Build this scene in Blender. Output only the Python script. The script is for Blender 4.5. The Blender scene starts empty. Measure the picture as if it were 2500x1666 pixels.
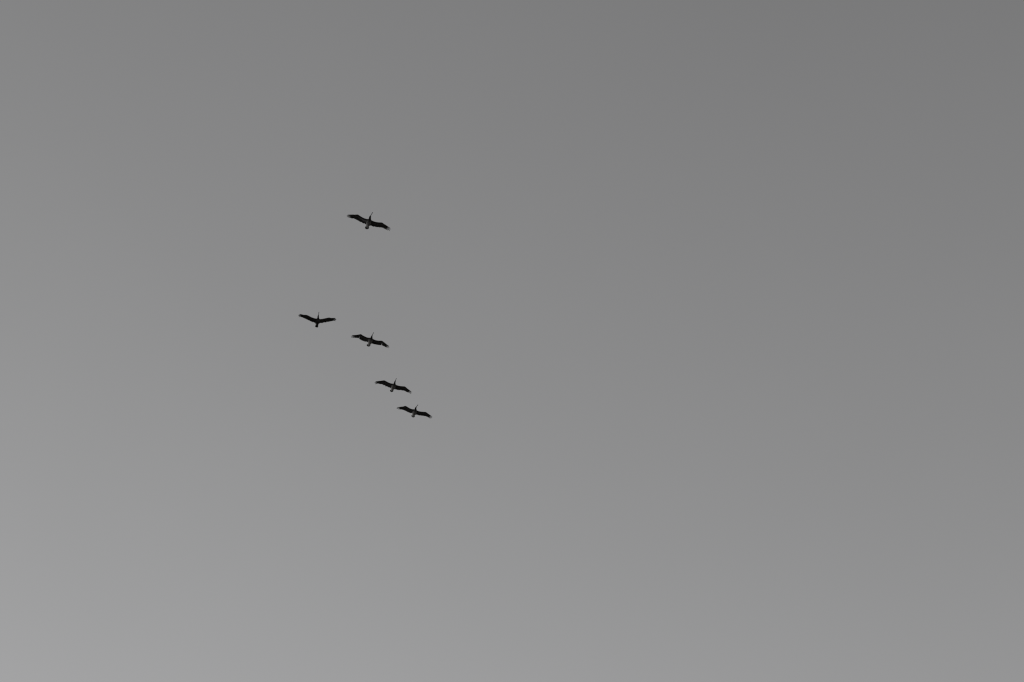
import bpy, bmesh, math, random
from mathutils import Vector
from mathutils.kdtree import KDTree

# ------------------------------------------------------------------ camera, sky, sun, exposure
sc = bpy.context.scene
col = sc.collection
PITCH, ROLL, LENS = math.radians(46), math.radians(-12), 60.0
EYE = Vector((0, 0, 1.65))
SUN_EL, SUN_AZ = math.radians(15), math.radians(42)        # low sun, 42 degrees left of where the camera points

look = Vector((0, math.cos(PITCH), math.sin(PITCH)))
true_right, true_up = Vector((1, 0, 0)), Vector((0, -math.sin(PITCH), math.cos(PITCH)))
cam_right = math.cos(ROLL) * true_right + math.sin(ROLL) * true_up
cam_up = -math.sin(ROLL) * true_right + math.cos(ROLL) * true_up

cam = bpy.data.cameras.new('camera')
cam.lens, cam.sensor_width, cam.clip_end = LENS, 36.0, 40000
cam_ob = bpy.data.objects.new('camera', cam)
col.objects.link(cam_ob)
m = cam_ob.matrix_world.copy()
for i in range(3):
    m[i][0], m[i][1], m[i][2], m[i][3] = cam_right[i], cam_up[i], -look[i], EYE[i]
cam_ob.matrix_world = m
sc.camera = cam_ob

world = bpy.data.worlds.new('World')
sc.world = world
world.use_nodes = True
nt = world.node_tree
bg = nt.nodes['Background']
sky = nt.nodes.new('ShaderNodeTexSky')
sky.sky_type = 'NISHITA'
sky.sun_disc = False
sky.sun_elevation = SUN_EL
sky.sun_rotation = -SUN_AZ
sky.air_density, sky.dust_density, sky.ozone_density = 2.0, 0.0, 1.0
grey = nt.nodes.new('ShaderNodeRGBToBW')                    # the photograph is black and white
nt.links.new(sky.outputs[0], grey.inputs[0])
# very thin high haze: the whole dome is uneven by about one per cent
tc = nt.nodes.new('ShaderNodeTexCoord')
hz = nt.nodes.new('ShaderNodeTexNoise')
hz.inputs['Scale'].default_value, hz.inputs['Detail'].default_value, hz.inputs['Roughness'].default_value = 3.5, 5.0, 0.55
hm = nt.nodes.new('ShaderNodeMapRange')
hm.inputs['From Min'].default_value, hm.inputs['From Max'].default_value = 0.3, 0.7
hm.inputs['To Min'].default_value, hm.inputs['To Max'].default_value = 0.985, 1.015
ml = nt.nodes.new('ShaderNodeMath')
ml.operation = 'MULTIPLY'
tint = nt.nodes.new('ShaderNodeMix')
tint.data_type, tint.blend_type = 'RGBA', 'MULTIPLY'
tint.inputs[0].default_value = 1.0
tint.inputs[7].default_value = (0.998, 0.998, 1.009, 1)
nt.links.new(tc.outputs['Generated'], hz.inputs['Vector'])
nt.links.new(hz.outputs[0], hm.inputs['Value'])
nt.links.new(grey.outputs[0], ml.inputs[0])
nt.links.new(hm.outputs[0], ml.inputs[1])
nt.links.new(ml.outputs[0], tint.inputs[6])
nt.links.new(tint.outputs[2], bg.inputs[0])
bg.inputs[1].default_value = 0.1095

sun = bpy.data.lights.new('sun', 'SUN')
sun.energy, sun.angle, sun.color = 2.0, math.radians(0.53), (1.0, 0.985, 0.96)
sun_ob = bpy.data.objects.new('sun', sun)
col.objects.link(sun_ob)
to_sun = Vector((-math.sin(SUN_AZ) * math.cos(SUN_EL), math.cos(SUN_AZ) * math.cos(SUN_EL), math.sin(SUN_EL)))
sun_ob.rotation_euler = to_sun.to_track_quat('Z', 'Y').to_euler()
sun_ob.location = to_sun * 300

sc.render.engine = 'CYCLES'
sc.cycles.filter_width = 1.25                                # a crisp lens, as in the photograph
vs = sc.view_settings
vs.view_transform, vs.look, vs.exposure, vs.gamma, vs.use_curve_mapping = 'Standard', 'None', 0.0, 1.0, False

# ------------------------------------------------------------------ materials
def new_mat(name):
    mt = bpy.data.materials.new(name)
    mt.use_nodes = True
    return mt, mt.node_tree, mt.node_tree.nodes['Principled BSDF']

def noise_mix(t, scale, c0, c1, detail=4.0, stretch=None):
    tc = t.nodes.new('ShaderNodeTexCoord')
    no = t.nodes.new('ShaderNodeTexNoise')
    no.inputs['Scale'].default_value = scale
    no.inputs['Detail'].default_value = detail
    src = tc.outputs['Object']
    if stretch:
        mp = t.nodes.new('ShaderNodeMapping')
        mp.inputs['Scale'].default_value = stretch
        t.links.new(src, mp.inputs[0])
        src = mp.outputs[0]
    t.links.new(src, no.inputs['Vector'])
    rp = t.nodes.new('ShaderNodeValToRGB')
    rp.color_ramp.elements[0].position, rp.color_ramp.elements[1].position = 0.35, 0.68
    rp.color_ramp.elements[0].color, rp.color_ramp.elements[1].color = (*c0, 1), (*c1, 1)
    t.links.new(no.outputs[0], rp.inputs[0])
    return rp.outputs[0], no.outputs[0]

def feather_material(name, c0, c1, rough):
    mt, t, b = new_mat(name)
    c, n = noise_mix(t, 9.0, c0, c1, 6.0, (2.5, 0.7, 1.0))
    t.links.new(c, b.inputs['Base Color'])
    b.inputs['Roughness'].default_value = rough
    b.inputs['Specular IOR Level'].default_value = 0.25
    bp = t.nodes.new('ShaderNodeBump')
    bp.inputs['Strength'].default_value, bp.inputs['Distance'].default_value = 0.35, 0.004
    t.links.new(n, bp.inputs['Height'])
    t.links.new(bp.outputs[0], b.inputs['Normal'])
    return mt

M_FLIGHT = feather_material('flight_feather', (0.020, 0.019, 0.018), (0.040, 0.038, 0.036), 0.75)
M_BILL, t, b = new_mat('bill_horn')
c, n = noise_mix(t, 25.0, (0.022, 0.021, 0.020), (0.040, 0.038, 0.036), 3.0)
t.links.new(c, b.inputs['Base Color'])
b.inputs['Roughness'].default_value = 0.5
M_EYE, t, b = new_mat('eye')
b.inputs['Base Color'].default_value = (0.02, 0.018, 0.015, 1)
b.inputs['Roughness'].default_value = 0.15

# plumage of the body: dark above and on the wings, pale on the underparts (a vertex attribute of the bird itself)
M_BODY, t, b = new_mat('body_plumage')
dark, n = noise_mix(t, 9.0, (0.022, 0.021, 0.020), (0.048, 0.046, 0.044), 6.0, (2.0, 0.8, 1.0))
pale, n2 = noise_mix(t, 14.0, (0.20, 0.195, 0.19), (0.34, 0.33, 0.32), 5.0, (2.0, 0.6, 1.0))
at = t.nodes.new('ShaderNodeAttribute')
at.attribute_name = 'pale'
mx = t.nodes.new('ShaderNodeMix')
mx.data_type = 'RGBA'
t.links.new(at.outputs['Fac'], mx.inputs[0])
t.links.new(dark, mx.inputs[6])
t.links.new(pale, mx.inputs[7])
t.links.new(mx.outputs[2], b.inputs['Base Color'])
b.inputs['Roughness'].default_value = 0.8
b.inputs['Specular IOR Level'].default_value = 0.1
bp = t.nodes.new('ShaderNodeBump')
bp.inputs['Strength'].default_value, bp.inputs['Distance'].default_value = 0.3, 0.004
t.links.new(n2, bp.inputs['Height'])
t.links.new(bp.outputs[0], b.inputs['Normal'])

# ------------------------------------------------------------------ ground (below the frame, throws light up on the birds)
M_GROUND, t, b = new_mat('ground_dirt')
c, n = noise_mix(t, 0.4, (0.075, 0.072, 0.068), (0.13, 0.125, 0.118), 8.0)
t.links.new(c, b.inputs['Base Color'])
b.inputs['Roughness'].default_value = 0.9
bm = bmesh.new()
R, NS = 15000, 64
rings = []
for r in (2, 30, 300, 3000, R):
    rings.append([bm.verts.new((r * math.cos(2 * math.pi * k / NS), r * math.sin(2 * math.pi * k / NS), 0)) for k in range(NS)])
bm.faces.new(rings[0])
for a, bb in zip(rings, rings[1:]):
    for k in range(NS):
        bm.faces.new((a[k], bb[k], bb[(k + 1) % NS], a[(k + 1) % NS]))
me = bpy.data.meshes.new('ground')
bm.normal_update()
bm.to_mesh(me)
bm.free()
me.materials.append(M_GROUND)
ground = bpy.data.objects.new('ground', me)
col.objects.link(ground)
ground['kind'] = 'structure'

# ------------------------------------------------------------------ mesh helpers
def link_mesh(name, bm, mat, parent, smooth=True):
    bmesh.ops.recalc_face_normals(bm, faces=bm.faces)
    me = bpy.data.meshes.new(name)
    bm.to_mesh(me)
    bm.free()
    me.materials.append(mat)
    if smooth:
        me.polygons.foreach_set('use_smooth', [True] * len(me.polygons))
    o = bpy.data.objects.new(name, me)
    col.objects.link(o)
    o.parent = parent
    return o

def loft(bm, rings):
    """closed rings of equal count -> a closed tube"""
    vs = [[bm.verts.new(p) for p in r] for r in rings]
    n = len(vs[0])
    for a, b_ in zip(vs, vs[1:]):
        for k in range(n):
            bm.faces.new((a[k], a[(k + 1) % n], b_[(k + 1) % n], b_[k]))
    bm.faces.new(vs[0][::-1])
    bm.faces.new(vs[-1])

def ellipse(c, e1, e2, r1, r2, n=20):
    return [c + e1 * (r1 * math.cos(2 * math.pi * k / n)) + e2 * (r2 * math.sin(2 * math.pi * k / n)) for k in range(n)]

class Path:
    def __init__(self, pts):
        self.p = pts
        self.d = [0.0]
        for a, b_ in zip(pts, pts[1:]):
            self.d.append(self.d[-1] + (b_ - a).length)
    def at(self, q):
        x = max(0.0, min(1.0, q)) * self.d[-1]
        for i in range(len(self.p) - 1):
            if x <= self.d[i + 1] or i == len(self.p) - 2:
                k = (x - self.d[i]) / max(1e-9, self.d[i + 1] - self.d[i])
                return self.p[i].lerp(self.p[i + 1], k)

def blade(bm, base, tip, w0, w1, up, lift=0.0, thick=0.004, n=6, curl=0.0):
    """one feather: a thin lens-shaped vane with a rounded tip and a raised shaft"""
    ax = (tip - base)
    L = ax.length
    ax.normalize()
    side = ax.cross(up).normalized()
    nrm = side.cross(ax).normalized()
    rings = []
    stops = [k / n * 0.85 for k in range(n + 1)] + [0.91, 0.96, 0.99, 1.0]
    for f in stops:
        f2 = f
        w = w0 + (w1 - w0) * f
        if f > 0.8:
            w *= max(0.3, math.sqrt(max(0.0, 1 - ((f - 0.8) / 0.2) ** 2)))
        th = thick * (1.1 - 0.8 * f)
        c = base + ax * (L * f2) + nrm * (lift + curl * f * f)
        rings.append([c - side * w, c - side * w * 0.3 + nrm * th * 0.6, c + nrm * th, c + side * w * 0.4 + nrm * th * 0.6,
                      c + side * w, c + side * w * 0.4 - nrm * th * 0.6, c - nrm * th * 1.3, c - side * w * 0.3 - nrm * th * 0.6])
    loft(bm, rings)

# ------------------------------------------------------------------ pelicans
SPAN = 2.1                                                   # metres from wing tip to wing tip

def pelican(label, pose, seed):
    rnd = random.Random(seed)
    ox, oy, k = pose['origin'][0], pose['origin'][1], pose['scale']
    foc = LENS / 18.0
    def ray(p):
        u, v = ox + p[0] * k, oy + p[1] * k
        x, y = (u - 1250) / 1250, -(v - 833) / 1250
        return (cam_right * x + cam_up * y + look * foc).normalized()
    mid = ray(pose['mid'])
    lt, rt = pose['span']
    px = math.hypot(rt[0] - lt[0], rt[1] - lt[1]) * k
    dist = SPAN * foc * 1250 / px / mid.dot(look)
    P0 = EYE + mid * dist
    # flight attitude: heading (fwd), right-hand side of the picture (wr), the bird's back (up)
    rX = (cam_right - mid * cam_right.dot(mid)).normalized()
    rY = mid.cross(rX)
    if rY.dot(cam_up) < 0:
        rY = -rY
    a, ph, bank = math.radians(pose['tilt']), math.radians(pose['dive']), math.radians(pose['bank'])
    along = rX * math.sin(a) + rY * math.cos(a)
    fwd = along * math.cos(ph) - mid * math.sin(ph)
    wr = rX * math.cos(a) - rY * math.sin(a)
    up = along * math.sin(ph) + mid * math.cos(ph)
    wr, up = wr * math.cos(bank) + up * math.sin(bank), up * math.cos(bank) - wr * math.sin(bank)

    root = bpy.data.objects.new('pelican', None)
    col.objects.link(root)
    root.empty_display_size = 0.3
    mw = root.matrix_world.copy()
    for i in range(3):
        mw[i][0], mw[i][1], mw[i][2], mw[i][3] = wr[i], fwd[i], up[i], P0[i]
    root.matrix_world = mw
    root['label'], root['category'], root['group'] = label, 'bird', 'pelicans gliding in a loose line across the sky'

    def arch(s):                                             # wings held slightly raised, the hand drooping
        s = abs(s)
        return 0.16 * s - 0.13 * s * s
    def loc(p, z=None):
        r = ray(p)
        zz = 0.0 if z is None else z
        for _ in range(8):
            d = ((P0 + up * zz - EYE).dot(up)) / r.dot(up)
            q = EYE + r * d - P0
            s, t_ = q.dot(wr), q.dot(fwd)
            if z is None:
                zz = arch(s)
        return Vector((s, t_, zz))
    pxm = dist / (foc * 1250) * k * mid.dot(look)            # metres per traced unit, square to the line of sight

    bm = bmesh.new()
    Z = Vector((0, 0, 1))
    Y = Vector((0, 1, 0))
    # trunk, neck and head: elliptical sections along the traced axis
    rings = []
    secs = []
    for (x, y, hw, kind) in pose['axis']:
        zc = {'h': 0.005, 'n': -0.005, 's': -0.012, 'b': -0.035, 'v': -0.022, 't': -0.002}[kind]
        c_ = loc((x, y), zc)
        r1 = hw * pxm * (1.08 if kind in 'hn' else 1.0)
        r2 = r1 * {'h': 1.0, 'n': 1.1, 's': 0.9, 'b': 0.88, 'v': 1.0, 't': 0.5}[kind]
        secs.append((c_, r1, r2))
    n = 4
    fine = []
    for i in range(len(secs) - 1):
        p = [secs[max(0, min(len(secs) - 1, j))] for j in (i - 1, i, i + 1, i + 2)]
        for q in range(n):
            f = q / n
            def cr(A, B, C_, D):
                return 0.5 * ((2 * B) + (C_ - A) * f + (2 * A - 5 * B + 4 * C_ - D) * f * f + (3 * B - A - 3 * C_ + D) * f ** 3)
            fine.append((cr(*[v[0] for v in p]), cr(*[v[1] for v in p]), cr(*[v[2] for v in p])))
    fine.append(secs[-1])
    back = (secs[-1][0] - secs[-2][0]).normalized()
    fine.append((secs[-1][0] + back * 0.025 + Vector((0, 0, 0.008)), secs[-1][1] * 0.85, secs[-1][2] * 0.7))
    fine.append((secs[-1][0] + back * 0.042 + Vector((0, 0, 0.013)), secs[-1][1] * 0.6, secs[-1][2] * 0.25))
    X = Vector((1, 0, 0))
    loft(bm, [ellipse(c_, X, Z, r1, r2) for c_, r1, r2 in fine])
    # wing arms with their coverts, as thick tapering aerofoils that run into the trunk
    wings = []
    cx = secs[4][0]
    for sgn, name in ((-1, 'left'), (1, 'right')):
        w = pose[name]
        L = Path([loc(p) for p in w['lead']])
        T = Path([loc(p) for p in w['trail']])
        wings.append((sgn, w, L, T))
        rings = []
        for i in range(-2, 25):
            q = max(0, i) / 24 * 0.97
            l, tr = L.at(q), T.at(q)
            if i < 0:                                        # root: bury the arm in the trunk
                shift = Vector((cx.x + 0.3 * (l.x - cx.x) * (1 if i == -1 else 0.0) - l.x, 0, 0))
                l, tr = l + shift * 0.9, tr + shift * 0.9
            th = 0.036 * (1 - q) + 0.014
            ch = tr - l
            cf = 0.62 - 0.12 * q
            prof = [(0.0, 0.0), (0.06, 0.55), (0.2, 0.95), (0.4, 0.9), (0.7, 0.5), (1.0, 0.16), (1.0, -0.14), (0.7, -0.32), (0.4, -0.5), (0.2, -0.55), (0.06, -0.42)]
            rings.append([l + ch * (cf * a_) + Z * (th * b_) for a_, b_ in prof])
        loft(bm, rings)
    me = bpy.data.meshes.new('body')
    bmesh.ops.recalc_face_normals(bm, faces=bm.faces)
    bmesh.ops.triangulate(bm, faces=bm.faces)
    bm.to_mesh(me)
    bm.free()
    body = bpy.data.objects.new('body', me)
    col.objects.link(body)
    md = body.modifiers.new('fuse', 'REMESH')                # fuses trunk and arms into one continuous skin
    md.mode, md.voxel_size = 'VOXEL', 0.006
    sm = body.modifiers.new('soften', 'SMOOTH')
    sm.factor, sm.iterations = 0.5, 3
    dg = bpy.context.evaluated_depsgraph_get()
    me2 = bpy.data.meshes.new_from_object(body.evaluated_get(dg))
    body.modifiers.clear()
    old = body.data
    body.data = me2
    me2.name = 'body'
    bpy.data.meshes.remove(old)
    me2.materials.clear()
    me2.materials.append(M_BODY)
    me2.polygons.foreach_set('use_smooth', [True] * len(me2.polygons))
    body.parent = root
    # pale underparts between breast and vent
    belly = [secs[i] for i, s_ in enumerate(pose['axis']) if s_[3] in 'sbv']
    t_hi, t_lo = belly[0][0].y, belly[-1][0].y
    att = me2.attributes.new('pale', 'FLOAT', 'POINT')
    band = KDTree(120)                                       # silvery line along the wing coverts
    for j, (sgn, w, L, T) in enumerate(wings):
        for i in range(60):
            q = 0.08 + 0.62 * i / 59
            band.insert(L.at(q).lerp(T.at(q), 0.36), j * 60 + i)
    band.balance()
    vals = []
    for v in me2.vertices:
        co = v.co
        f = 0.0
        if t_lo - 0.03 < co.y < t_hi + 0.06:
            for A, B in zip(belly, belly[1:]):
                if B[0].y <= co.y <= A[0].y or (A is belly[0] and co.y > A[0].y) or (B is belly[-1] and co.y < B[0].y):
                    g = max(0.0, min(1.0, (A[0].y - co.y) / max(1e-6, A[0].y - B[0].y)))
                    cxx, hw = A[0].x + (B[0].x - A[0].x) * g, A[1] + (B[1] - A[1]) * g
                    e = abs(co.x - cxx) / hw
                    f = max(0.0, min(1.0, (1.12 - e) / 0.25))
                    break
            f *= max(0.0, min(1.0, (t_hi + 0.05 - co.y) / 0.16)) * max(0.0, min(1.0, (co.y - t_lo - 0.005) / 0.09))
            f *= max(0.0, min(1.0, (0.03 - co.z) / 0.03))
        g = max(0.0, 1 - band.find(co)[2] / 0.045)
        vals.append(max(f * 0.82 * pose['pale'], 0.16 * g * min(1.0, max(0.0, (0.03 - co.z + arch(co.x)) / 0.03))))
    att.data.foreach_set('value', vals)

    # bill: flat upper mandible with a hooked nail, and the folded pouch hanging under it
    (bx, by, bw, _), (tx, ty, tw) = pose['axis'][0], pose['bill']
    A, B = loc((bx, by), -0.005), loc((tx, ty), -0.03)
    ax = (B - A).normalized()
    sd = ax.cross(Z).normalized()
    nr = sd.cross(ax)
    bm = bmesh.new()
    rr = []
    for f, w_, h_, dz in ((-0.12, 1.0, 1.5, 0), (0.05, 1.0, 1.2, 0), (0.3, 0.85, 0.8, 0), (0.6, 0.8, 0.6, 0), (0.85, 0.95, 0.6, 0), (0.95, 0.9, 0.6, -0.004), (1.0, 0.5, 0.5, -0.012)):
        hw = (bw * 0.75 * (1 - min(1, max(0, f) * 2.2)) + tw * min(1, max(0, f) * 2.2)) * pxm
        rr.append(ellipse(A.lerp(B, f) + nr * dz, sd, nr, hw * w_, max(0.004, hw * 0.55 * h_), 12))
    loft(bm, rr)
    link_mesh('bill', bm, M_BILL, root)
    bm = bmesh.new()
    rr = []
    for f, w_, h_ in ((-0.2, 0.4, 0.3), (0.0, 0.9, 1.0), (0.2, 0.9, 0.9), (0.5, 0.65, 0.5), (0.9, 0.3, 0.3)):
        hw = (bw * 0.7 * (1 - f) + tw * f) * pxm
        rr.append(ellipse(A.lerp(B, f) - nr * (0.012 * (1 - f) + 0.004), sd, nr, hw * w_, max(0.004, hw * h_ * 0.7), 12))
    loft(bm, rr)
    link_mesh('throat_pouch', bm, M_BILL, root)
    # eyes on the sides of the head
    hc, hr = secs[1][0], secs[1][1]
    for s_ in (-1, 1):
        bm = bmesh.new()
        bmesh.ops.create_icosphere(bm, subdivisions=2, radius=0.0065)
        for v in bm.verts:
            v.co += hc.lerp(A, 0.4) + X * (s_ * hr * 0.66) + Z * 0.008
        link_mesh('eye', bm, M_EYE, root)

    # tail: a short fan of overlapping feathers
    bm = bmesh.new()
    c0 = loc(pose['tail_root'], 0.012)
    tips = pose['tail']
    tp = Path([loc(p, 0.015) for p in tips])
    NT = 11
    for i in range(NT):
        f = i / (NT - 1)
        tip = tp.at(f)
        bs = c0 + X * ((f - 0.5) * 0.10)
        tip = tip + (tip - bs) * rnd.uniform(-0.01, 0.06)
        blade(bm, bs, tip, 0.022, 0.033, Z, lift=0.0012 * (NT / 2 - abs(i - NT / 2)), thick=0.003, n=5)
    link_mesh('tail', bm, M_FLIGHT, root)

    # flight feathers
    for sgn, w, L, T in wings:
        bm = bmesh.new()
        NF = 30
        missing = set()                                      # moulted feathers leave a slit in the trailing edge
        for g in w.get('gaps', ()):
            gp = loc(g)
            missing.add(min(range(NF), key=lambda i: (T.at(0.01 + 0.985 * i / (NF - 1)) - gp).length))
        for i in range(NF):
            q = 0.01 + 0.985 * i / (NF - 1)
            l, tr = L.at(max(0.0, q - 0.05)), T.at(q)
            bs = l.lerp(tr, 0.42 - 0.2 * q)
            step = T.d[-1] / NF
            if i in missing:
                continue
            tip = tr + (tr - bs) * (rnd.uniform(-0.01, 0.06))
            blade(bm, bs, tip, step * 1.0, step * (0.62 if {i - 1, i + 1} & missing else 0.8), Z, lift=0.004 + 0.0018 * (i % 2) + 0.004 * (1 - q), thick=0.0032, n=5, curl=-0.008)
        ff = link_mesh('flight_feathers', bm, M_FLIGHT, root)
        ff['kind'] = 'stuff'
        wrist = L.at(0.62)
        for j, (tipp, basep) in enumerate(w['fingers']):
            bs = loc(basep)
            tip = loc(tipp, bs.z + 0.012 + 0.006 * j)         # finger tips bend up under the load
            inner = bs + (bs - tip) * 0.35 + (wrist - bs) * 0.25
            bm = bmesh.new()
            blade(bm, inner, tip, 0.026, 0.0165, Z, lift=0.004 + 0.003 * j, thick=0.004, n=8)
            link_mesh('primary_feather', bm, M_FLIGHT, root)
    return root

S1, S2 = 130 / 2353, 120 / 2353
POSES = []
POSES.append(('topmost and largest black pelican, alone above the other four, its right wing dipped', dict(
    origin=(835, 505), scale=S1, mid=(1180, 720), span=((208, 430), (2140, 1025)), tilt=19, dive=43, bank=0, pale=0.75,
    axis=[(1268, 398, 19, 'h'), (1240, 462, 40, 'h'), (1234, 525, 46, 'n'), (1222, 590, 72, 's'), (1192, 680, 98, 'b'), (1160, 770, 98, 'b'), (1130, 845, 68, 'v'), (1112, 900, 60, 't')],
    bill=(1357, 243, 17), tail_root=(1122, 860), tail=[(1033, 952), (1050, 985), (1095, 1000), (1138, 996), (1158, 965)],
    left=dict(lead=[(1150, 553), (1090, 550), (1000, 525), (900, 478), (800, 415), (720, 358), (690, 345), (600, 350), (480, 357), (380, 364)],
              trail=[(1085, 810), (1050, 785), (985, 737), (930, 735), (860, 685), (800, 675), (700, 610), (610, 560), (510, 515), (440, 515), (350, 487)],
              fingers=[((238, 368), (390, 372)), ((203, 408), (370, 402)), ((205, 464), (360, 425)), ((278, 498), (370, 458))]),
    right=dict(lead=[(1285, 595), (1340, 630), (1440, 665), (1530, 685), (1640, 697), (1745, 698), (1790, 712), (1880, 785), (1960, 838)],
               trail=[(1195, 848), (1290, 835), (1320, 850), (1380, 882), (1400, 875), (1520, 900), (1600, 905), (1690, 920), (1740, 920), (1830, 935), (1850, 970), (1890, 980), (1965, 1015)],
               fingers=[((2142, 970), (1990, 868)), ((2140, 1030), (2000, 915)), ((2112, 1078), (1985, 945)), ((2026, 1064), (1955, 965))]))))
POSES.append(('leftmost pelican, black all over including its belly, both wings raised nearly level', dict(
    origin=(715, 750), scale=S2, mid=(1180, 670), span=((258, 420), (2085, 615)), tilt=8, dive=25, bank=20, pale=0.0,
    axis=[(1226, 385, 18, 'h'), (1213, 450, 32, 'h'), (1214, 520, 40, 'n'), (1208, 580, 68, 's'), (1190, 660, 96, 'b'), (1172, 740, 96, 'b'), (1162, 810, 74, 'v'), (1150, 880, 56, 't')],
    bill=(1251, 231, 17), tail_root=(1158, 830), tail=[(1086, 948), (1100, 965), (1137, 976), (1165, 982), (1186, 970)],
    left=dict(lead=[(1160, 552), (1080, 550), (1000, 525), (900, 490), (800, 440), (700, 390), (650, 375), (550, 372), (450, 370), (390, 365)],
              trail=[(1095, 800), (1060, 768), (1000, 725), (950, 725), (880, 695), (800, 655), (700, 608), (600, 562), (480, 508), (395, 475)],
              fingers=[((313, 340), (420, 380)), ((272, 379), (395, 398)), ((256, 421), (385, 418)), ((278, 486), (395, 445))]),
    right=dict(lead=[(1265, 565), (1320, 580), (1430, 565), (1550, 540), (1650, 518), (1730, 500), (1820, 520), (1920, 532)],
               trail=[(1245, 798), (1320, 765), (1400, 765), (1480, 740), (1505, 725), (1550, 740), (1600, 732), (1632, 682), (1650, 715), (1750, 695), (1850, 675), (1955, 655)],
               fingers=[((2040, 537), (1930, 550)), ((2078, 577), (1940, 577)), ((2088, 618), (1940, 600)), ((2057, 674), (1945, 628))]))))
POSES.append(('pelican with a narrow feather gap in each wing, just right of the all black one', dict(
    origin=(845, 800), scale=S2, mid=(1150, 650), span=((228, 430), (2065, 962)), tilt=20, dive=44, bank=0, pale=1.0,
    axis=[(1252, 372, 18, 'h'), (1226, 440, 34, 'h'), (1218, 500, 48, 'n'), (1205, 555, 72, 's'), (1168, 640, 98, 'b'), (1132, 725, 90, 'b'), (1105, 800, 62, 'v'), (1088, 845, 54, 't')],
    bill=(1320, 233, 17), tail_root=(1098, 810), tail=[(992, 862), (1022, 896), (1062, 920), (1108, 912), (1140, 860)],
    left=dict(lead=[(1170, 495), (1080, 495), (1000, 480), (900, 435), (800, 380), (740, 335), (700, 315), (600, 338), (480, 360), (400, 376)],
              trail=[(1050, 715), (1000, 692), (960, 665), (920, 680), (800, 635), (700, 590), (632, 540), (600, 514), (500, 495), (400, 488)],
              gaps=[(618, 522)], fingers=[((266, 381), (410, 388)), ((226, 430), (400, 405)), ((238, 487), (395, 430)), ((308, 505), (405, 470))]),
    right=dict(lead=[(1272, 545), (1350, 590), (1450, 620), (1560, 633), (1650, 632), (1720, 632), (1800, 690), (1900, 770), (1955, 812)],
               trail=[(1185, 762), (1270, 775), (1320, 800), (1400, 810), (1500, 830), (1600, 845), (1690, 848), (1722, 852), (1790, 885), (1850, 915), (1915, 945)],
               gaps=[(1708, 850)], fingers=[((2060, 905), (1945, 838)), ((2067, 966), (1940, 862)), ((2027, 1002), (1925, 888)), ((1957, 978), (1895, 905))]))))
POSES.append(('pelican with ragged rear wing edges, between the gapped wing pelican and the lowest one', dict(
    origin=(900, 910), scale=S2, mid=(1160, 690), span=((280, 482), (2055, 985)), tilt=18, dive=44, bank=0, pale=0.9,
    axis=[(1284, 388, 18, 'h'), (1256, 452, 32, 'h'), (1246, 515, 38, 'n'), (1235, 575, 68, 's'), (1196, 660, 96, 'b'), (1158, 745, 90, 'b'), (1128, 820, 60, 'v'), (1110, 865, 54, 't')],
    bill=(1330, 272, 16), tail_root=(1120, 835), tail=[(1034, 882), (1058, 920), (1090, 936), (1140, 925), (1166, 880)],
    left=dict(lead=[(1210, 537), (1130, 540), (1050, 520), (950, 480), (850, 425), (780, 385), (740, 372), (640, 385), (520, 405), (430, 420)],
              trail=[(1080, 765), (1010, 725), (990, 692), (970, 712), (900, 680), (850, 650), (820, 662), (760, 592), (740, 612), (680, 575), (610, 545), (570, 557), (500, 535), (425, 525)],
              fingers=[((322, 438), (440, 430)), ((276, 480), (425, 452)), ((296, 523), (415, 478)), ((318, 567), (420, 505))]),
    right=dict(lead=[(1288, 583), (1360, 615), (1450, 640), (1560, 655), (1660, 660), (1735, 665), (1800, 715), (1880, 790), (1945, 843)],
               trail=[(1190, 807), (1260, 795), (1310, 812), (1380, 830), (1395, 840), (1450, 840), (1550, 840), (1620, 858), (1680, 860), (1750, 890), (1830, 930), (1885, 955)],
               fingers=[((2056, 937), (1945, 862)), ((2056, 998), (1945, 890)), ((2012, 1037), (1925, 915)), ((1917, 976), (1875, 905))]))))
POSES.append(('lowest and smallest pelican, at the right end of the line, bill angled up and right', dict(
    origin=(955, 975), scale=S2, mid=(1100, 640), span=((255, 460), (1968, 900)), tilt=18, dive=45, bank=0, pale=0.95,
    axis=[(1204, 372, 20, 'h'), (1170, 432, 36, 'h'), (1172, 488, 44, 'n'), (1165, 540, 66, 's'), (1130, 620, 94, 'b'), (1092, 700, 88, 'b'), (1066, 775, 60, 'v'), (1052, 815, 52, 't')],
    bill=(1289, 258, 17), tail_root=(1060, 780), tail=[(974, 815), (1005, 856), (1050, 882), (1095, 866), (1120, 830)],
    left=dict(lead=[(1140, 487), (1060, 490), (980, 475), (890, 440), (800, 385), (720, 335), (670, 318), (580, 350), (460, 370), (390, 388)],
              trail=[(1020, 690), (1000, 665), (950, 668), (900, 660), (850, 632), (800, 622), (700, 565), (580, 510), (500, 495), (405, 487)],
              fingers=[((266, 405), (400, 396)), ((254, 462), (395, 422)), ((258, 458), (405, 435)), ((335, 495), (410, 468))]),
    right=dict(lead=[(1222, 543), (1320, 580), (1430, 600), (1550, 607), (1650, 610), (1700, 640), (1780, 700), (1850, 750)],
               trail=[(1148, 748), (1210, 738), (1260, 755), (1330, 777), (1400, 780), (1500, 795), (1600, 805), (1680, 825), (1750, 855), (1815, 888)],
               fingers=[((1970, 852), (1850, 768)), ((1962, 916), (1850, 795)), ((1912, 942), (1838, 822)), ((1857, 938), (1815, 845))]))))

for i, (label, pose) in enumerate(POSES):
    pelican(label, pose, 11 + i)
